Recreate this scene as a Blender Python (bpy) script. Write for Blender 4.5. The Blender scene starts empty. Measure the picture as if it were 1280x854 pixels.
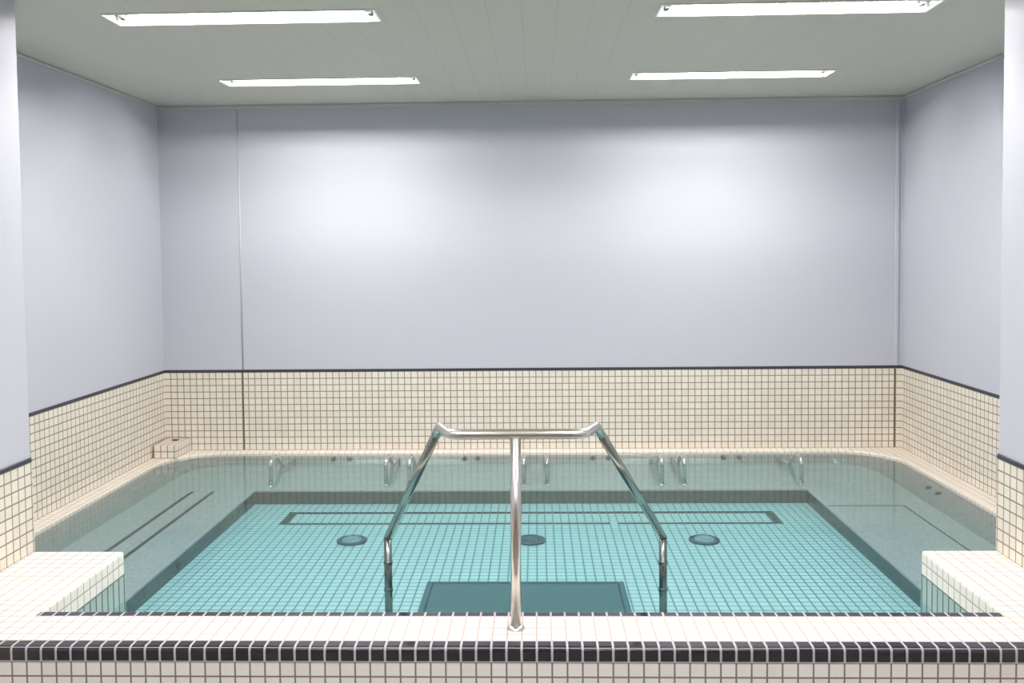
import bpy, bmesh, math, random
from mathutils import Vector, Matrix

random.seed(7)
SC = bpy.context.scene
COL = SC.collection
PI = math.pi

# ------------------------------------------------------------------ helpers
def lin(r, g, b):
    f = lambda c: (c / 255 / 12.92) if c / 255 <= .04045 else ((c / 255 + .055) / 1.055) ** 2.4
    return (f(r), f(g), f(b), 1)


class MB:
    """collects shapes, links them as one mesh object"""
    def __init__(self):
        self.bm = bmesh.new()

    def box(self, x0, x1, y0, y1, z0, z1, bevel=0.0, seg=2):
        b = bmesh.new()
        vs = [b.verts.new((x, y, z)) for z in (z0, z1) for y in (y0, y1) for x in (x0, x1)]
        for f in ((0, 2, 3, 1), (4, 5, 7, 6), (0, 1, 5, 4), (2, 6, 7, 3), (0, 4, 6, 2), (1, 3, 7, 5)):
            b.faces.new([vs[i] for i in f])
        if bevel:
            bmesh.ops.bevel(b, geom=list(b.edges), offset=bevel, segments=seg, profile=.5, affect='EDGES')
        self._merge(b)
        return self

    def _merge(self, b, M=None):
        if M is not None:
            bmesh.ops.transform(b, matrix=M, verts=b.verts)
        me = bpy.data.meshes.new('tmp')
        b.to_mesh(me); b.free()
        self.bm.from_mesh(me)
        bpy.data.meshes.remove(me)

    def tube(self, pts, r, n=16, caps=True):
        pts = [Vector(p) for p in pts]
        rings = []
        t0 = (pts[1] - pts[0]).normalized()
        up = Vector((0, 0, 1)) if abs(t0.z) < .9 else Vector((1, 0, 0))
        nrm = t0.cross(up).normalized()
        prev = t0
        for i, p in enumerate(pts):
            if i == 0: t = t0
            elif i == len(pts) - 1: t = (pts[i] - pts[i - 1]).normalized()
            else: t = ((pts[i] - pts[i - 1]).normalized() + (pts[i + 1] - pts[i]).normalized()).normalized()
            q = prev.rotation_difference(t)
            nrm = (q @ nrm); nrm = (nrm - t * nrm.dot(t)).normalized()
            bn = t.cross(nrm)
            rings.append([self.bm.verts.new(p + r * (math.cos(a) * nrm + math.sin(a) * bn))
                          for a in [2 * PI * k / n for k in range(n)]])
            prev = t
        for a, b in zip(rings, rings[1:]):
            for k in range(n):
                f = self.bm.faces.new((a[k], a[(k + 1) % n], b[(k + 1) % n], b[k])); f.smooth = True
        if caps:
            self.bm.faces.new(list(reversed(rings[0]))); self.bm.faces.new(rings[-1])
        return self

    def lathe(self, prof, n=32, M=None):
        """prof: (r, z) list revolved about local z"""
        b = bmesh.new()
        rings = []
        for r, z in prof:
            if r < 1e-6:
                rings.append([b.verts.new((0, 0, z))])
            else:
                rings.append([b.verts.new((r * math.cos(2 * PI * k / n), r * math.sin(2 * PI * k / n), z)) for k in range(n)])
        for A, B in zip(rings, rings[1:]):
            for k in range(n):
                k2 = (k + 1) % n
                if len(A) == 1 and len(B) == 1: continue
                if len(A) == 1: b.faces.new((A[0], B[k], B[k2]))
                elif len(B) == 1: b.faces.new((A[k], A[k2], B[0]))
                else: b.faces.new((A[k], A[k2], B[k2], B[k]))
        for f in b.faces: f.smooth = True
        self._merge(b, M)
        return self

    def extrude_x(self, prof, x0, x1):
        """closed (y,z) profile swept along x"""
        A = [self.bm.verts.new((x0, y, z)) for y, z in prof]
        B = [self.bm.verts.new((x1, y, z)) for y, z in prof]
        n = len(prof)
        for k in range(n):
            self.bm.faces.new((A[k], A[(k + 1) % n], B[(k + 1) % n], B[k]))
        self.bm.faces.new(A); self.bm.faces.new(B)
        return self

    def extrude_y(self, prof, y0, y1):
        A = [self.bm.verts.new((x, y0, z)) for x, z in prof]
        B = [self.bm.verts.new((x, y1, z)) for x, z in prof]
        n = len(prof)
        for k in range(n):
            self.bm.faces.new((A[k], A[(k + 1) % n], B[(k + 1) % n], B[k]))
        self.bm.faces.new(A); self.bm.faces.new(B)
        return self

    def rings(self, rings, smooth=False):
        """list of rings (closed loops of points of equal length) joined one after another, capped"""
        R = [[self.bm.verts.new(p) for p in r] for r in rings]
        n = len(R[0])
        for A, B in zip(R, R[1:]):
            for k in range(n):
                f = self.bm.faces.new((A[k], A[(k + 1) % n], B[(k + 1) % n], B[k])); f.smooth = smooth
        self.bm.faces.new(R[0]); self.bm.faces.new(R[-1])
        return self

    def poly(self, pts, z0, z1):
        A = [self.bm.verts.new((x, y, z0)) for x, y in pts]
        B = [self.bm.verts.new((x, y, z1)) for x, y in pts]
        n = len(pts)
        for k in range(n):
            self.bm.faces.new((A[k], A[(k + 1) % n], B[(k + 1) % n], B[k]))
        self.bm.faces.new(A); self.bm.faces.new(B)
        return self

    def build(self, name, mat, parent=None, origin=None):
        bmesh.ops.recalc_face_normals(self.bm, faces=self.bm.faces)
        if origin is not None:
            bmesh.ops.translate(self.bm, verts=self.bm.verts, vec=-Vector(origin))
        me = bpy.data.meshes.new(name)
        self.bm.to_mesh(me); self.bm.free()
        me.materials.append(mat)
        o = bpy.data.objects.new(name, me)
        COL.objects.link(o)
        if origin is not None: o.location = origin
        if parent is not None: o.parent = parent
        return o


def tag(o, label=None, cat=None, group=None, kind=None):
    if label: o['label'] = label
    if cat: o['category'] = cat
    if group: o['group'] = group
    if kind: o['kind'] = kind
    return o


def thing(name, loc, label, cat, group=None):
    o = bpy.data.objects.new(name, None)
    o.empty_display_size = .1
    COL.objects.link(o); o.location = loc
    return tag(o, label, cat, group)


def copy_tree(o, parent=None):
    c = o.copy(); COL.objects.link(c)
    if parent is not None: c.parent = parent
    for ch in list(o.children): copy_tree(ch, c)
    return c


def fillet(pts, rad, n=8):
    """polyline with rounded inner corners"""
    P = [Vector(p) for p in pts]
    out = [P[0]]
    for i in range(1, len(P) - 1):
        a, b, c = P[i - 1], P[i], P[i + 1]
        r = rad[i - 1] if isinstance(rad, (list, tuple)) else rad
        d1 = (a - b).normalized(); d2 = (c - b).normalized()
        ang = d1.angle(d2)
        t = min(r / math.tan(ang / 2), (a - b).length * .49, (c - b).length * .49)
        p1, p2 = b + d1 * t, b + d2 * t
        for k in range(n + 1):
            s = k / n
            out.append((1 - s) ** 2 * p1 + 2 * s * (1 - s) * b + s * s * p2)
    out.append(P[-1])
    return out


# ------------------------------------------------------------------ materials
def nodes(name):
    m = bpy.data.materials.new(name); m.use_nodes = True
    nt = m.node_tree; nt.nodes.clear()
    out = nt.nodes.new('ShaderNodeOutputMaterial')
    return m, nt, out


def plain(name, col, rough=.5, metal=0.0, bump=0.0, scale=60, spec=.5, vary=0.0):
    m, nt, out = nodes(name)
    p = nt.nodes.new('ShaderNodeBsdfPrincipled')
    p.inputs['Base Color'].default_value = col
    p.inputs['Roughness'].default_value = rough
    p.inputs['Metallic'].default_value = metal
    p.inputs['Specular IOR Level'].default_value = spec
    tc = nt.nodes.new('ShaderNodeTexCoord')
    nz = nt.nodes.new('ShaderNodeTexNoise'); nz.inputs['Scale'].default_value = scale; nz.inputs['Detail'].default_value = 3
    nt.links.new(tc.outputs['Object'], nz.inputs['Vector'])
    if bump:
        b = nt.nodes.new('ShaderNodeBump'); b.inputs['Strength'].default_value = bump; b.inputs['Distance'].default_value = .002
        nt.links.new(nz.outputs['Fac'], b.inputs['Height']); nt.links.new(b.outputs['Normal'], p.inputs['Normal'])
    if vary:
        mx = nt.nodes.new('ShaderNodeMix'); mx.data_type = 'RGBA'
        mx.inputs[6].default_value = tuple(c * (1 - vary) for c in col[:3]) + (1,)
        mx.inputs[7].default_value = tuple(min(1, c * (1 + vary)) for c in col[:3]) + (1,)
        nt.links.new(nz.outputs['Fac'], mx.inputs[0]); nt.links.new(mx.outputs[2], p.inputs['Base Color'])
    nt.links.new(p.outputs[0], out.inputs[0])
    return m


def tile(name, c1, c2, grout, off=(0, 0, 0), w=.05, h=.05, mortar=.003, rough=.25, bump=.4, speck=0.0, spec=.5):
    """square mosaic tiles, laid on whichever plane a face lies in"""
    m, nt, out = nodes(name)
    N = nt.nodes.new; L = nt.links.new
    tc = N('ShaderNodeTexCoord'); geo = N('ShaderNodeNewGeometry')
    ad = N('ShaderNodeVectorMath'); ad.operation = 'SUBTRACT'; ad.inputs[1].default_value = off
    L(geo.outputs['Position'], ad.inputs[0])
    sp = N('ShaderNodeSeparateXYZ'); L(ad.outputs[0], sp.inputs[0])
    ab = N('ShaderNodeVectorMath'); ab.operation = 'ABSOLUTE'; L(geo.outputs['True Normal'], ab.inputs[0])
    sn = N('ShaderNodeSeparateXYZ'); L(ab.outputs[0], sn.inputs[0])
    gx = N('ShaderNodeMath'); gx.operation = 'GREATER_THAN'; gx.inputs[1].default_value = .72; L(sn.outputs[0], gx.inputs[0])
    gz = N('ShaderNodeMath'); gz.operation = 'GREATER_THAN'; gz.inputs[1].default_value = .72; L(sn.outputs[2], gz.inputs[0])
    mu = N('ShaderNodeMix'); L(gx.outputs[0], mu.inputs[0]); L(sp.outputs[0], mu.inputs[2]); L(sp.outputs[1], mu.inputs[3])
    mv = N('ShaderNodeMix'); L(gz.outputs[0], mv.inputs[0]); L(sp.outputs[2], mv.inputs[2]); L(sp.outputs[1], mv.inputs[3])
    cb = N('ShaderNodeCombineXYZ'); L(mu.outputs[0], cb.inputs[0]); L(mv.outputs[0], cb.inputs[1])
    br = N('ShaderNodeTexBrick'); br.offset = 0; br.squash = 1
    br.inputs['Color1'].default_value = c1; br.inputs['Color2'].default_value = c2; br.inputs['Mortar'].default_value = grout
    br.inputs['Scale'].default_value = 1; br.inputs['Mortar Size'].default_value = mortar
    br.inputs['Mortar Smooth'].default_value = .1; br.inputs['Bias'].default_value = 0
    br.inputs['Brick Width'].default_value = w; br.inputs['Row Height'].default_value = h
    L(cb.outputs[0], br.inputs['Vector'])
    p = N('ShaderNodeBsdfPrincipled'); p.inputs['Roughness'].default_value = rough; p.inputs['Specular IOR Level'].default_value = spec
    col = br.outputs['Color']
    if speck:
        nz = N('ShaderNodeTexNoise'); nz.inputs['Scale'].default_value = 90; nz.inputs['Detail'].default_value = 2
        L(geo.outputs['Position'], nz.inputs['Vector'])
        mr = N('ShaderNodeMapRange'); mr.inputs[1].default_value = .3; mr.inputs[2].default_value = .7
        mr.inputs[3].default_value = 1 - speck; mr.inputs[4].default_value = 1 + speck
        L(nz.outputs['Fac'], mr.inputs[0])
        mm = N('ShaderNodeMix'); mm.data_type = 'RGBA'; mm.blend_type = 'MULTIPLY'; mm.inputs[0].default_value = 1
        L(col, mm.inputs[6]); L(mr.outputs[0], mm.inputs[7]); col = mm.outputs[2]
    L(col, p.inputs['Base Color'])
    rr = N('ShaderNodeMapRange'); rr.inputs[3].default_value = rough; rr.inputs[4].default_value = .8
    L(br.outputs['Fac'], rr.inputs[0]); L(rr.outputs[0], p.inputs['Roughness'])
    b = N('ShaderNodeBump'); b.invert = True; b.inputs['Strength'].default_value = bump; b.inputs['Distance'].default_value = .0015
    L(br.outputs['Fac'], b.inputs['Height']); L(b.outputs['Normal'], p.inputs['Normal'])
    L(p.outputs[0], out.inputs[0])
    return m


def panel_ceiling(name, col, pitch=.165):
    m, nt, out = nodes(name)
    N = nt.nodes.new; L = nt.links.new
    geo = N('ShaderNodeNewGeometry'); sp = N('ShaderNodeSeparateXYZ'); L(geo.outputs['Position'], sp.inputs[0])
    dv = N('ShaderNodeMath'); dv.operation = 'DIVIDE'; dv.inputs[1].default_value = pitch; L(sp.outputs[0], dv.inputs[0])
    fr = N('ShaderNodeMath'); fr.operation = 'FRACT'; L(dv.outputs[0], fr.inputs[0])
    lt = N('ShaderNodeMath'); lt.operation = 'LESS_THAN'; lt.inputs[1].default_value = .03; L(fr.outputs[0], lt.inputs[0])
    mx = N('ShaderNodeMix'); mx.data_type = 'RGBA'; mx.inputs[6].default_value = col
    mx.inputs[7].default_value = tuple(c * .9 for c in col[:3]) + (1,)
    L(lt.outputs[0], mx.inputs[0])
    p = N('ShaderNodeBsdfPrincipled'); p.inputs['Roughness'].default_value = .55
    L(mx.outputs[2], p.inputs['Base Color'])
    b = N('ShaderNodeBump'); b.invert = True; b.inputs['Strength'].default_value = .25; b.inputs['Distance'].default_value = .001
    L(lt.outputs[0], b.inputs['Height']); L(b.outputs['Normal'], p.inputs['Normal'])
    L(p.outputs[0], out.inputs[0])
    return m


def emit(name, col, s):
    m, nt, out = nodes(name)
    e = nt.nodes.new('ShaderNodeEmission'); e.inputs[0].default_value = col; e.inputs[1].default_value = s
    nt.links.new(e.outputs[0], out.inputs[0])
    return m


def water_mat(name):
    m, nt, out = nodes(name)
    N = nt.nodes.new; L = nt.links.new
    geo = N('ShaderNodeNewGeometry')
    nz = N('ShaderNodeTexNoise'); nz.inputs['Scale'].default_value = 9; nz.inputs['Detail'].default_value = 3
    L(geo.outputs['Position'], nz.inputs['Vector'])
    b = N('ShaderNodeBump'); b.inputs['Strength'].default_value = .25; b.inputs['Distance'].default_value = .004
    L(nz.outputs['Fac'], b.inputs['Height'])
    dt = N('ShaderNodeVectorMath'); dt.operation = 'DOT_PRODUCT'
    L(geo.outputs['Incoming'], dt.inputs[0]); L(geo.outputs['Normal'], dt.inputs[1])
    ab = N('ShaderNodeMath'); ab.operation = 'ABSOLUTE'; L(dt.outputs['Value'], ab.inputs[0])
    s1 = N('ShaderNodeMath'); s1.operation = 'SUBTRACT'; s1.inputs[0].default_value = 1; L(ab.outputs[0], s1.inputs[1])
    pw = N('ShaderNodeMath'); pw.operation = 'POWER'; pw.inputs[1].default_value = 5; L(s1.outputs[0], pw.inputs[0])
    ma = N('ShaderNodeMath'); ma.operation = 'MULTIPLY_ADD'; ma.inputs[1].default_value = .98; ma.inputs[2].default_value = .02
    L(pw.outputs[0], ma.inputs[0])
    tr = N('ShaderNodeBsdfTransparent')
    gl = N('ShaderNodeBsdfGlossy'); gl.inputs['Roughness'].default_value = .10
    L(b.outputs['Normal'], gl.inputs['Normal'])
    mx = N('ShaderNodeMixShader'); L(ma.outputs[0], mx.inputs[0]); L(tr.outputs[0], mx.inputs[1]); L(gl.outputs[0], mx.inputs[2])
    L(mx.outputs[0], out.inputs['Surface'])
    va = N('ShaderNodeVolumeAbsorption'); va.inputs['Color'].default_value = (.0, .87, .9, 1); va.inputs['Density'].default_value = 1.1
    L(va.outputs[0], out.inputs['Volume'])
    return m


CREAM1, CREAM2 = lin(229, 221, 209), lin(222, 213, 200)
M = {}
M['paint'] = plain('blue_grey_paint', lin(189, 189, 198), .55, bump=.05, scale=30, spec=.25)
M['dado'] = tile('cream_mosaic', CREAM1, CREAM2, lin(140, 126, 110), off=(-2.8, 0, 0), mortar=.0035)
M['face'] = tile('curb_mosaic', lin(236, 232, 228), lin(230, 226, 220), lin(124, 116, 112), off=(.0, -3.896, .1), mortar=.003)
M['deck'] = tile('white_deck_mosaic', lin(246, 240, 230), lin(240, 233, 222), lin(190, 170, 160), off=(.0, -3.846, .2), mortar=.003, rough=.3)
M['black'] = tile('black_edge_tile', lin(22, 20, 32), lin(27, 25, 37), lin(176, 170, 176), off=(.0, -3.896, .2), mortar=.004, rough=.14, spec=1.0)
M['ledge'] = tile('ledge_mosaic', lin(234, 225, 212), lin(230, 220, 207), lin(200, 188, 176), off=(-2.8, 0, 0), rough=.3)
M['seat'] = tile('grey_seat_mosaic', lin(166, 164, 164), lin(154, 155, 156), lin(130, 132, 132), w=.025, h=.025, mortar=.002, speck=.12)
M['backrest'] = tile('grey_backrest_mosaic', lin(128, 132, 132), lin(118, 123, 124), lin(100, 106, 106), w=.025, h=.025, mortar=.002, speck=.1)
M['riser'] = tile('shade_tinted_riser_mosaic', lin(38, 76, 76), lin(34, 71, 71), lin(32, 65, 65), w=.025, h=.025, mortar=.0015, speck=.1)  # the riser's shade is put into this dark teal tile colour
M['basin'] = tile('pale_basin_mosaic', lin(206, 206, 206), lin(198, 201, 203), lin(104, 124, 126), off=(0, -3.6, 0), mortar=.0042)
M['green'] = tile('pale_green_strip_tile', lin(178, 190, 184), lin(168, 182, 176), lin(74, 98, 92), off=(0, -3.6, .1), h=.4, mortar=.005)
M['stripe'] = tile('dark_stripe_tile', lin(26, 48, 52), lin(32, 54, 58), lin(60, 84, 88), off=(0, -3.6, 0))
M['navy'] = plain('navy_trim', lin(52, 50, 66), .4)
M['joint'] = plain('brown_joint', lin(96, 82, 70), .8)
M['ceil'] = panel_ceiling('grey_panel_ceiling', lin(203, 200, 188))
M['rear'] = plain('dark_grey_paint', lin(140, 134, 128), .6)
M['mould'] = plain('ceiling_moulding', lin(190, 190, 186), .5)
M['dsteel'] = plain('pool_reflection_steel', (.34, .38, .36, 1), .22, 1.0)  # arms: dark green reflection of the pool painted into the steel colour
M['gsteel'] = plain('bright_steel', (.66, .67, .66, 1), .18, 1.0)
M['lsteel'] = plain('water_reflection_leg_steel', (.20, .23, .22, 1), .26, 1.0)  # legs: dark water mirrored in the steel, put into its base colour
M['steel'] = plain('polished_steel', (.66, .635, .605, 1), .28, 1.0)
M['white'] = plain('white_enamel', lin(240, 240, 238), .45)
M['holder'] = plain('grey_lamp_holder', lin(92, 94, 94), .6)
M['reflector'] = plain('lamp_reflector', lin(206, 206, 204), .45)
M['lampgrey'] = plain('lamp_end_cap', lin(150, 152, 152), .5)
M['tube'] = emit('lit_diffuser', (1, .98, .955, 1), 156)
M['drain'] = plain('drain_metal', lin(136, 150, 158), .4, .2)
M['draind'] = plain('drain_dark', lin(52, 72, 80), .5)
M['hole'] = plain('dark_hole', lin(22, 22, 24), .8)
M['mat'] = plain('teal_panel', lin(62, 90, 92), .7, bump=.4, scale=120, vary=.12)
M['matd'] = plain('dark_teal_edge', lin(52, 84, 92), .6)
M['groove'] = plain('dark_groove', lin(34, 44, 50), .6)
M['frontfloor'] = tile('front_floor_mosaic', lin(128, 124, 118), lin(120, 116, 110), lin(90, 86, 82))
M['water'] = water_mat('still_water')

# ------------------------------------------------------------------ dimensions
ZC = 2.625                 # ceiling
XW = 2.8                   # alcove half width
XL, XR = -2.165, 2.02      # faces of the near side walls
YP = -2.94                 # where the near side walls end
YI, YO = -3.596, -3.896    # curb inner and outer edge
ZD = .20                   # curb and deck top
ZWAT = -.012
ZSEAT, ZBAS = -.085, -.18
YR = -9.0                  # rear of the room
ZF = -.25

# ------------------------------------------------------------------ room shell
def struct(o): return tag(o, kind='structure')

wb = struct(MB().box(-3.0, 3.0, 0, .2, -.6, ZC).build('wall_back', M['paint']))
wl = struct(MB().box(-3.0, -XW, YP, 0, -.6, ZC).build('wall_left', M['paint']))
wr = struct(MB().box(XW, 3.0, YP, 0, -.6, ZC).build('wall_right', M['paint']))
wnl = struct(MB().box(-3.0, XL, YR, YP, -.6, ZC, .006).build('wall_near_left', M['paint']))
wnr = struct(MB().box(XR, 3.0, YR, YP, -.6, ZC, .006).build('wall_near_right', M['paint']))
wre = struct(MB().box(-3.0, 3.0, YR - .2, YR, -.6, ZC).build('wall_rear', M['rear']))
fl = struct(MB().box(XL, XR, YR, YO, ZF - .2, ZF).build('floor', M['frontfloor']))

# tiled dado on each wall, with its navy strip on top
T = .005
def dado(wall, x0, x1, y0, y1, z0=0.0, zt=.60):
    MB().box(x0, x1, y0, y1, z0, zt).build('tile_dado', M['dado'], wall)
def strip(wall, x0, x1, y0, y1, zt=.60, h=.02):
    MB().box(x0, x1, y0, y1, zt, zt + h, .003, 1).build('dado_strip', M['navy'], wall)
dado(wb, -XW, XW, -T, .001); strip(wb, -XW, XW, -T - .004, .001)
dado(wl, -XW - .001, -XW + T, YP, -T); strip(wl, -XW - .001, -XW + T + .004, YP, -T)
dado(wr, XW - T, XW + .001, YP, -T); strip(wr, XW - T - .004, XW + .001, YP, -T)
dado(wnl, XL - .001, XL + T, YR, YP - .001, ZF); strip(wnl, XL - .001, XL + T + .004, YR, YP - .006)
dado(wnr, XR - T, XR + .001, YR, YP - .001, ZF); strip(wnr, XR - T - .004, XR + .001, YR, YP - .006)

# wall joints: raised bead on the left of the back wall, narrow cover strip at the right corner
struct(MB().tube([(-2.19, .002, .62), (-2.19, .002, ZC - .03)], .007, 12).build('trim_1', M['paint']))
MB().box(-2.197, -2.187, -T - .0015, -T + .002, 0, .6).build('tile_joint', M['joint'], wb)
struct(MB().box(2.735, 2.765, -.012, .001, .62, ZC - .03, .004, 1).build('trim_2', M['paint']))
MB().box(2.737, 2.747, -T - .0015, -T + .002, 0, .6).build('tile_joint', M['joint'], wb)
# ceiling moulding along the back and side walls
struct(MB().box(-XW, XW, -.022, .001, ZC - .03, ZC - .001, .004, 1).build('trim_3', M['mould']))
struct(MB().box(-XW - .001, -XW + .018, YP, -.02, ZC - .02, ZC - .001, .004, 1).build('trim_4', M['mould']))
struct(MB().box(XW - .018, XW + .001, YP, -.02, ZC - .02, ZC - .001, .004, 1).build('trim_5', M['mould']))

# ------------------------------------------------------------------ ceiling with openings for the recessed lights
LW, LD = 1.27, .19
LIGHTS = [(-1.32, -2.50), (1.285, -2.50), (-1.335, -.90), (1.32, -.92)]
FRONT = [(-1.1, -4.75), (1.0, -4.75), (-1.1, -6.9), (1.0, -6.9)]
ALL = LIGHTS + FRONT
bm = bmesh.new()
xs = sorted({-3.0, 3.0} | {round(x + s * LW / 2, 4) for x, y in ALL for s in (-1, 1)})
ys = sorted({YR - .2, .2} | {round(y + s * LD / 2, 4) for x, y in ALL for s in (-1, 1)})
vd = {}
def gv(x, y):
    if (x, y) not in vd: vd[(x, y)] = bm.verts.new((x, y, ZC))
    return vd[(x, y)]
for i in range(len(xs) - 1):
    for j in range(len(ys) - 1):
        mx, my = (xs[i] + xs[i + 1]) / 2, (ys[j] + ys[j + 1]) / 2
        if any(abs(mx - x) < LW / 2 and abs(my - y) < LD / 2 for x, y in ALL): continue
        bm.faces.new((gv(xs[i], ys[j]), gv(xs[i], ys[j + 1]), gv(xs[i + 1], ys[j + 1]), gv(xs[i + 1], ys[j])))
ret = bmesh.ops.extrude_face_region(bm, geom=list(bm.faces))
bmesh.ops.translate(bm, verts=[e for e in ret['geom'] if isinstance(e, bmesh.types.BMVert)], vec=(0, 0, .02))
c = MB(); c.bm.free(); c.bm = bm
struct(c.build('ceiling', M['ceil']))


def make_light(loc, label):
    t = thing('ceiling_light', loc, label, 'ceiling light', 'recessed fluorescent ceiling lights')
    # trough (local z = 0 at the ceiling surface, opens downwards)
    hw, hd, dep = LW / 2, LD / 2, .075
    m = MB()
    b = m.bm
    def ring(ix, iy, z): return [b.verts.new((sx * (hw - ix), sy * (hd - iy), z)) for sx, sy in ((-1, -1), (1, -1), (1, 1), (-1, 1))]
    R = [ring(.001, .001, .001), ring(.001, .001, .012), ring(.006, .006, dep), ring(.005, .005, dep + .004), ring(-.002, -.002, dep + .004), ring(-.002, -.002, .021)]
    for A, B in zip(R, R[1:]):
        for k in range(4): b.faces.new((A[k], A[(k + 1) % 4], B[(k + 1) % 4], B[k]))
    b.faces.new(R[2]); b.faces.new(R[4])
    m.build('housing', M['reflector'], t)
    f = MB()
    o, w = .010, .012
    f.box(-hw - o, hw + o, -hd - o, -hd + .002, -.006, -.0005, .002, 1); f.box(-hw - o, hw + o, hd - .002, hd + o, -.006, -.0005, .002, 1)
    f.box(-hw - o, -hw + .002, -hd + .003, hd - .003, -.006, -.0005, .002, 1); f.box(hw - .002, hw + o, -hd + .003, hd - .003, -.006, -.0005, .002, 1)
    f.build('frame', M['white'], t)
    for sy in (-1, 1):
        y, zt, e0 = sy * .040, .038, hw - .070
        tb = MB().tube([(-e0, y, zt), (e0, y, zt)], .014, 16, False).build('tube', M['tube'], t)
        for e in (-1, 1):
            MB().tube([(e * (e0 - .001), y, zt), (e * (e0 + .020), y, zt)], .0148, 16).build('tube_cap', M['lampgrey'], tb)
            MB().box(min(e * (e0 + .0205), e * (e0 + .045)), max(e * (e0 + .0205), e * (e0 + .045)), y - .022, y + .022, .010, dep - .001, .003, 1).build('lamp_holder', M['holder'], tb)
    return t

light = make_light((LIGHTS[0][0], LIGHTS[0][1], ZC), 'lit recessed fluorescent ceiling light, larger-looking one at upper left nearest the viewer')
for (x, y), lab in zip(LIGHTS[1:], ['lit recessed fluorescent ceiling light, larger-looking one at upper right nearest the viewer',
                                    'lit recessed fluorescent ceiling light close to the back wall, left one',
                                    'lit recessed fluorescent ceiling light close to the back wall, right one']):
    c = copy_tree(light); c.location = (x, y, ZC); c['label'] = lab
for (x, y) in FRONT:     # the same lights over the room the picture is taken from
    c = copy_tree(light); c.location = (x, y, ZC); c['label'] = 'lit recessed fluorescent ceiling light over the floor in front of the bath'; c['group'] = 'ceiling lights in front of the bath'

# ------------------------------------------------------------------ the bath
bath = thing('tiled_bath', (0, -1.8, -.18), 'large built-in bath tiled in cream mosaic with a black-edged front curb', 'bath')
INV = Matrix.Translation((0, 1.8, .18))
def bpart(mb, name, mat, parent=bath, label=None):
    o = mb.build(name, mat)
    o.parent = parent
    if parent is bath: o.matrix_parent_inverse = INV
    if label: o['label'] = label
    return o

# front curb: core with mosaic face, white top, black bullnose tiles along both edges
curb = bpart(MB().box(XL, XR, YO, YI, ZF - .1, ZD - .05), 'curb', M['face'])
bpart(MB().box(XL, XR, YO + .05, YI - .05, ZD - .05, ZD), 'curb_top', M['deck'], curb)
def bull(y0, y1, out, r=.014):
    """bullnose profile: outer edge at y0, inner y1"""
    s = 1 if y1 > y0 else -1
    pr = [(y1, ZD - .05), (y1, ZD)]
    for k in range(5):
        a = PI / 2 * k / 4
        pr.append((y0 + s * (r - r * math.sin(a)), ZD - r + r * math.cos(a)))
    pr.append((y0, ZD - .05))
    return pr
bpart(MB().extrude_x(bull(YO - .002, YO + .05, 1), XL, XR), 'curb_edge', M['black'], curb, 'black bullnose tile row along the front')
bpart(MB().extrude_x(bull(YI, YI - .05, 1), -1.76, 1.69), 'curb_edge', M['black'], curb, 'black bullnose tile row along the water')

# two corner decks flush with the curb
def deck(x0, x1, side):
    r = .014
    xi = x1 if side < 0 else x0
    base = bpart(MB().box(min(x0, x1), max(x0, x1), YI - .05 if False else YI, YP, -.5, ZD - .1), 'deck_base', M['green'], bath, 'pale green lower tiles of the corner deck')
    m = MB()
    if True:
        b = bmesh.new()
        X0, X1 = min(x0, x1), max(x0, x1)
        vs = [b.verts.new((x, y, z)) for z in (ZD - .1, ZD) for y in (YI - .05, YP + .003) for x in (X0, X1)]
        for f in ((0, 2, 3, 1), (4, 5, 7, 6), (0, 1, 5, 4), (2, 6, 7, 3), (0, 4, 6, 2), (1, 3, 7, 5)):
            b.faces.new([vs[i] for i in f])
        es = [e for e in b.edges if (all(abs(v.co.z - ZD) < 1e-5 for v in e.verts) and (all(abs(v.co.x - xi) < 1e-5 for v in e.verts) or all(abs(v.co.y - YP - .003) < 1e-5 for v in e.verts)))
              or (all(abs(v.co.x - xi) < 1e-5 and abs(v.co.y - YP - .003) < 1e-5 for v in e.verts))]
        bmesh.ops.bevel(b, geom=es, offset=.012, segments=3, profile=.5, affect='EDGES')
        m._merge(b)
    bpart(m, 'deck', M['deck'])
deck(XL, -1.762, -1)
deck(1.70, XR, 1)

# ledge along the side and back walls with rounded inner corners
XLI, XRI, YB = -2.69, 2.65, -.085
def inner_path():
    pts = []                       # (inner x, y, outer x, y, blend 1 = side, 0 = back, inward normal)
    for k in range(13):
        y = YP + (-.485 - YP) * k / 12
        pts.append((XLI, y, -XW, y, 1.0, (1, 0)))
    for k in range(1, 13):
        a = PI / 2 * k / 12
        x = XLI + .4 - .4 * math.cos(a); y = -.485 + .4 * math.sin(a)
        ox, oy = (-XW, y + (0 - YB) * (k / 6)) if k <= 6 else (x - (XLI + XW) * (1 - (k - 6) / 6), 0)
        if k == 6: ox, oy = -XW, 0
        oy = min(oy, 0)
        pts.append((x, y, ox, oy, math.cos(a), (math.cos(a), -math.sin(a))))
    n = len(pts)
    for k in range(1, 20):
        x = (XLI + .4) + (XRI - .4 - XLI - .4) * k / 20
        pts.append((x, YB, x, 0, 0.0, (0, -1)))
    for k in range(0, 13):
        a = PI / 2 * (12 - k) / 12
        x = XRI - .4 + .4 * math.cos(a); y = -.485 + .4 * math.sin(a)
        kk = 12 - k
        ox, oy = (XW, y + (0 - YB) * (kk / 6)) if kk <= 6 else (x + (XW - XRI) * (1 - (kk - 6) / 6), 0)
        if kk == 6: ox, oy = XW, 0
        oy = min(oy, 0)
        pts.append((x, y, ox, oy, math.cos(a), (-math.cos(a), -math.sin(a))))
    for k in range(1, 13):
        y = -.485 + (YP + .485) * k / 12
        pts.append((XRI, y, XW, y, 1.0, (-1, 0)))
    return pts
PATH = inner_path()
def sweep(sec):
    """sec(point) -> closed cross-section of 3D points"""
    return MB().rings([sec(p) for p in PATH])
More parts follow.
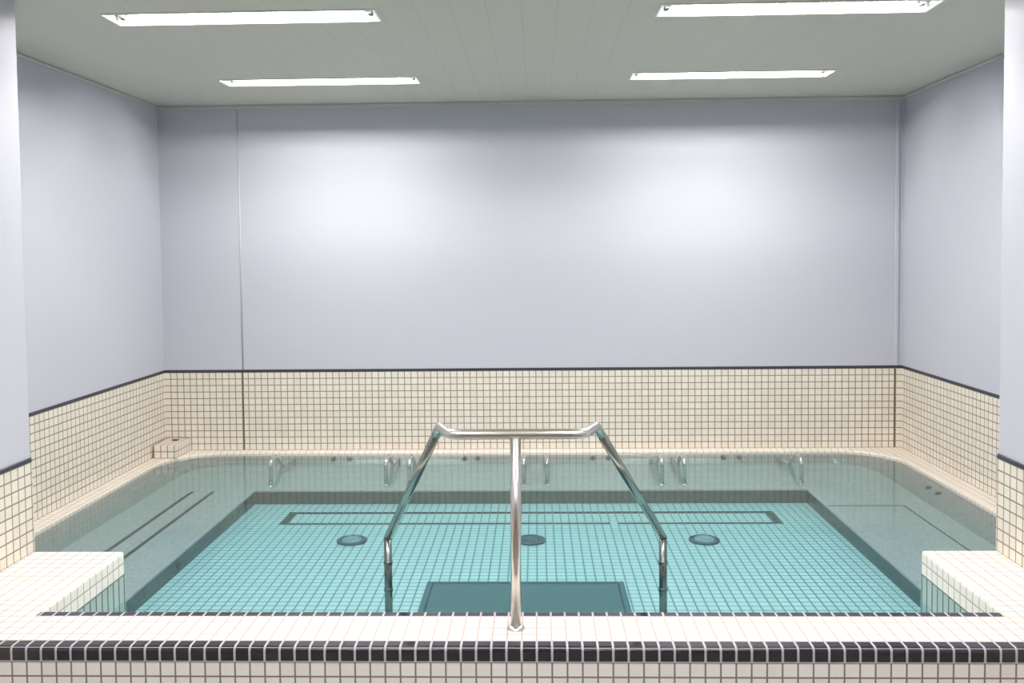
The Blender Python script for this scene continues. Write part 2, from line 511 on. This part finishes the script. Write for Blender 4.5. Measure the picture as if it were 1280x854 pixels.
def sec_ledge(p):
    ix, iy, ox, oy, bl, (nx, ny) = p
    r = .012; out = [(ox, oy, -.03), (ox, oy, 0), (ix - nx * r, iy - ny * r, 0)]
    for k in range(1, 4):
        a = PI / 2 * k / 3
        out.append((ix - nx * r * (1 - math.sin(a)), iy - ny * r * (1 - math.sin(a)), -r + r * math.cos(a)))
    out.append((ix, iy, -.03))
    return out
ledge = bpart(sweep(sec_ledge), 'ledge', M['ledge'])
def sec_back(p):
    ix, iy, ox, oy, bl, (nx, ny) = p
    s = .06 + .13 * bl
    return [(ox, oy, -.25), (ox, oy, -.03), (ix, iy, -.03), (ix + nx * s * .35, iy + ny * s * .35, -.05), (ix + nx * s, iy + ny * s, ZSEAT - .004), (ix + nx * s, iy + ny * s, -.25)]
backrest = bpart(sweep(sec_back), 'backrest', M['backrest'])

# bench round three sides: seat slab on a riser
XSL, XSR, YS = -1.845, 1.835, -.865
def ushape(z0, z1, e=0.0):
    pts = [(-2.75, YP), (XSL + e, YP), (XSL + e, YS - e), (XSR - e, YS - e), (XSR - e, YP), (2.75, YP), (2.75, -.05), (-2.75, -.05)]
    return MB().poly(pts, z0, z1)
seat = bpart(ushape(ZSEAT - .010, ZSEAT, .004), 'bench_seat', M['seat'])
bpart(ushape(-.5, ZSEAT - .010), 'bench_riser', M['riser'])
# two dark drain slots in the left bench, thin joint lines in the right bench
for x in (-2.255, -2.115):
    bpart(MB().box(x - .012, x + .012, YP + .01, -.90, ZSEAT - .004, ZSEAT + .002), 'drain_slot', M['groove'], seat, 'dark slot in the left bench')
jl = MB().box(XSR + .01, 2.31, -1.268, -1.258, ZSEAT - .004, ZSEAT + .0015)
jl.box(2.30, 2.312, YP + .01, -1.268, ZSEAT - .004, ZSEAT + .0015)
bpart(jl, 'joint_line', M['stripe'], seat)

# basin floor with the dark tile rectangle and three round drain covers
basin = bpart(MB().box(XSL, XSR, YI, YS, -.5, ZBAS), 'basin_floor', M['basin'])
rb = MB()
z0, z1 = ZBAS - .003, ZBAS + .002
rb.box(-1.555, -1.50, -1.32, -1.055, z0, z1); rb.box(1.505, 1.56, -1.32, -1.055, z0, z1)
rb.box(-1.50, -.10, -1.092, -1.055, z0, z1); rb.box(-.05, 1.505, -1.092, -1.055, z0, z1)
rb.box(-1.50, .50, -1.32, -1.290, z0, z1); rb.box(.55, 1.505, -1.32, -1.290, z0, z1)
bpart(rb, 'floor_stripe', M['stripe'], basin, 'dark rectangular tile outline on the basin floor')
for x in (-1.03, .012, 1.015):
    Mx = Matrix.Translation((x, -1.64, ZBAS))
    d = bpart(MB().lathe([(0, .002), (.088, .002), (.088, .010), (.080, .014), (.068, .014), (.064, .008), (0, .008)], 40, Mx), 'drain_ring', M['draind'], basin)
    g = MB()
    g.lathe([(0, .008), (.058, .008), (.058, .013), (.045, .018), (0, .020)], 32, Mx)
    for k in range(6):
        a = k * PI / 3
        g.lathe([(0, .014), (.008, .014), (.008, .021), (0, .021)], 12, Mx @ Matrix.Translation((.040 * math.cos(a), .040 * math.sin(a), 0)))
    bpart(g, 'drain_cover', M['drain'] if x != .012 else M['draind'], d)

# water jets: pairs along the backrest, on the right backrest and on the left riser
def jet(loc, d, r=.022):
    q = Vector((0, 0, 1)).rotation_difference(Vector(d)).to_matrix().to_4x4()
    Mx = Matrix.Translation(loc) @ q
    n = bpart(MB().lathe([(0, -.004), (r, -.004), (r, .003), (r * .9, .006), (r * .65, .006), (r * .6, .001), (0, .001)], 20, Mx), 'jet_nozzle', M['draind'])
    bpart(MB().lathe([(0, .0012), (r * .58, .0012), (r * .5, .004), (0, .005)], 16, Mx), 'jet_opening', M['hole'], n)
for x in (-1.48, -1.358, -.491, -.394, .472, .586, 1.445, 1.558):
    jet((x, YB - .021, -.05), (0, -.7, .7))
jet((2.575, -.98, -.053), (-.5, 0, .85)); jet((2.575, -1.12, -.053), (-.5, 0, .85))
jet((XSL, -2.15, -.135), (1, 0, 0))

# water filling the bath
wp = [(-2.76, YP + .002), (-1.762, YP + .002), (-1.762, YI), (1.70, YI), (1.70, YP + .002), (2.76, YP + .002), (2.76, -.03), (-2.76, -.03)]
ring = [(p[0], p[1]) for p in PATH]
e = .0035
wp = [(ring[0][0] - e, YP + .006)] + [(p[0] - p[5][0] * e, p[1] - p[5][1] * e) for p in PATH[1:-1]] + [(ring[-1][0] + e, YP + .006)]
wp += [(1.699, YP + .006), (1.699, YI + .001), (-1.761, YI + .001), (-1.761, YP + .006)]
w = MB().poly(wp, -.30, ZWAT).build('bath_water', M['water'])
tag(w, 'clear turquoise still water filling the bath', 'water', kind='stuff')

# teal panel lying on the basin floor by the curb
pn = thing('floor_panel', (-.01, -2.95, ZBAS), 'dark teal rectangular panel lying underwater on basin floor between handrail legs', 'panel')
IP = Matrix.Translation((.01, 2.95, -ZBAS))
o = MB().box(-.475, .455, YI + .01, -2.345, ZBAS - .002, ZBAS + .012, .004, 1).build('panel_top', M['mat'], pn); o.matrix_parent_inverse = IP
fm = MB()
fm.box(-.505, -.477, YI + .01, -2.32, ZBAS - .002, ZBAS + .016, .003, 1); fm.box(.457, .485, YI + .01, -2.32, ZBAS - .002, ZBAS + .016, .003, 1)
fm.box(-.477, .457, -2.343, -2.32, ZBAS - .002, ZBAS + .016, .003, 1)
o = fm.build('panel_frame', M['matd'], pn); o.matrix_parent_inverse = IP

# tiled block on the ledge in the back left corner
M['block'] = tile('block_mosaic', CREAM1, CREAM2, lin(140, 126, 110), off=(-2.775, -.28, 0), mortar=.0035)
bk = MB().box(-2.782, -2.61, -.28, -T - .003, 0, .095, .005, 2).build('tiled_block', M['block'], origin=(-2.69, -.14, 0))
tag(bk, 'small cream tiled block with a round hole in the back left corner', 'block')
o = MB().lathe([(0, -.002), (.027, -.002), (.027, .0015), (.022, .002), (.0, .001)], 20, Matrix.Translation((-.005, .06, .095))).build('top_hole', M['hole'], bk)

# ------------------------------------------------------------------ stainless handrail
hr = thing('handrail', (-.02, -3.746, ZD), 'polished steel handrail on a centre post on the front curb, arms sloping into the water', 'handrail')
IH = Matrix.Translation((.02, 3.746, -ZD))
def hpart(mb, name, parent=hr, mat='steel'):
    o = mb.build(name, M[mat]); o.parent = parent
    if parent is hr: o.matrix_parent_inverse = IH
    return o
ZB = .872
post = hpart(MB().tube([(-.022, -3.746, ZD), (-.016, -3.746, ZB - .008)], .0180, 24), 'post')
hpart(MB().lathe([(0, 0), (.031, 0), (.031, .004), (.026, .009), (.020, .012), (0, .012)], 28, Matrix.Translation((-.022, -3.746, ZD))), 'flange', post)
XLG, YLG, ZLG = .622, -2.80, .215
PTS = {}
for s in (-1, 1):
    top_in = (-.012 + s * .19, -3.746, ZB)
    bend1 = (-.012 + s * .232, -3.735, ZB)
    bend2 = (-.012 + s * .280, -3.60, ZB)
    PTS[s] = (bend1, bend2)
L_, R_ = PTS[-1], PTS[1]
# top bar runs round both swept ends
def lerp(a, b, t): return tuple(a[i] + (b[i] - a[i]) * t for i in range(3))
kneeL, kneeR = (-XLG, YLG, ZLG), (XLG - .006, YLG, ZLG)
path = [lerp(L_[1], kneeL, .06), L_[1], L_[0], R_[0], R_[1], lerp(R_[1], kneeR, .06)]
hpart(MB().tube(fillet(path, [.03, .06, .06, .03], 8), .0172, 20), 'top_bar')
for s, knee, bend in ((-1, kneeL, L_[1]), (1, kneeR, R_[1])):
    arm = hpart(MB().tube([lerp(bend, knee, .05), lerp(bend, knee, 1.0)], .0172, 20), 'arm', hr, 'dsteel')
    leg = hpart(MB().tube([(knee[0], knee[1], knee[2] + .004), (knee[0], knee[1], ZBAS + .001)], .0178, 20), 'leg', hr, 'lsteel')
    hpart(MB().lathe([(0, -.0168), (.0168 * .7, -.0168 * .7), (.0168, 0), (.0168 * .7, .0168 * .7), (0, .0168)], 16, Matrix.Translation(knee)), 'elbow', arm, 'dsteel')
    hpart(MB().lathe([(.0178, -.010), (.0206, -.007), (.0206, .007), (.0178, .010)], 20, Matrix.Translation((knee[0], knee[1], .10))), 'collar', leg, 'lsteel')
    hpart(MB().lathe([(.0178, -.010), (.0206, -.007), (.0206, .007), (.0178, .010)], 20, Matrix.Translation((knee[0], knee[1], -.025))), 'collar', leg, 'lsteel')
    hpart(MB().lathe([(0, 0), (.032, 0), (.032, .004), (.018, .010), (0, .010)], 24, Matrix.Translation((knee[0], knee[1], ZBAS))), 'flange', leg)

# ------------------------------------------------------------------ grab bars of the four back seats
GX = [-1.772, -.979, -.819, -.037, .121, .900, 1.051, 1.837]
GL = ['short curved steel grab bar on the back bench, leftmost of the eight',
      'short curved steel grab bar, second from left along the back bench',
      'short curved steel grab bar on the back bench partly behind the handrail left arm',
      'short curved steel grab bar on the back bench just right of the handrail post',
      'short curved steel grab bar on the back bench, clear between handrail post and right arm',
      'short curved steel grab bar on the back bench, third from the right end',
      'short curved steel grab bar on the back bench, second from the right end',
      'short curved steel grab bar on the back bench, rightmost of the eight']
gb = thing('grab_bar', (GX[0], -.735, ZSEAT), GL[0], 'grab bar', 'steel grab bars dividing the back bench seats')
pth = fillet([(0, 0, 0), (0, .0, .170), (0, .13, .172), (0, .30, .065), (0, .60, .03)], [.045, .06, .1], 8)
MB().tube(pth, .0135, 16).build('bar', M['gsteel'], gb)
MB().lathe([(0, 0), (.026, 0), (.026, .004), (.016, .008), (0, .008)], 20).build('flange', M['gsteel'], gb)
for x, lab in zip(GX[1:], GL[1:]):
    c = copy_tree(gb); c.location = (x, -.735, ZSEAT); c['label'] = lab

# ------------------------------------------------------------------ camera
def cam_axes(yaw, pitch, roll):
    cy, sy, cp, sp = math.cos(yaw), math.sin(yaw), math.cos(pitch), math.sin(pitch)
    f = Vector((-sy * cp, cy * cp, sp)); r = Vector((cy, sy, 0)); u = r.cross(f)
    c, s = math.cos(roll), math.sin(roll)
    return c * r + s * u, -s * r + c * u, f
cam = bpy.data.cameras.new('camera'); co = bpy.data.objects.new('camera', cam); COL.objects.link(co)
r, u, f = cam_axes(.0270, -.0441, -.0101)
Rm = Matrix((r, u, -f)).transposed()
co.matrix_world = Matrix.Translation((.0585, -6.789, 1.4943)) @ Rm.to_4x4()
cam.sensor_width = 36; cam.sensor_fit = 'HORIZONTAL'
cam.lens = 36 * 1123.27 / 1280
cam.shift_y = (365.43 - 427) / 1280
cam.clip_start = .02
SC.camera = co

# ------------------------------------------------------------------ world and view
wd = bpy.data.worlds.new('world'); SC.world = wd; wd.use_nodes = True
wd.node_tree.nodes['Background'].inputs[0].default_value = (.8, .85, 1, 1)
wd.node_tree.nodes['Background'].inputs[1].default_value = .0
SC.view_settings.view_transform = 'Standard'
SC.view_settings.look = 'None'
SC.view_settings.gamma = 1
SC.view_settings.use_curve_mapping = False
SC.view_settings.exposure = 0.0
SC.cycles.use_denoising = True
SC.cycles.max_bounces = 10
SC.cycles.diffuse_bounces = 6
SC.cycles.transparent_max_bounces = 12
SC.cycles.sample_clamp_indirect = 6
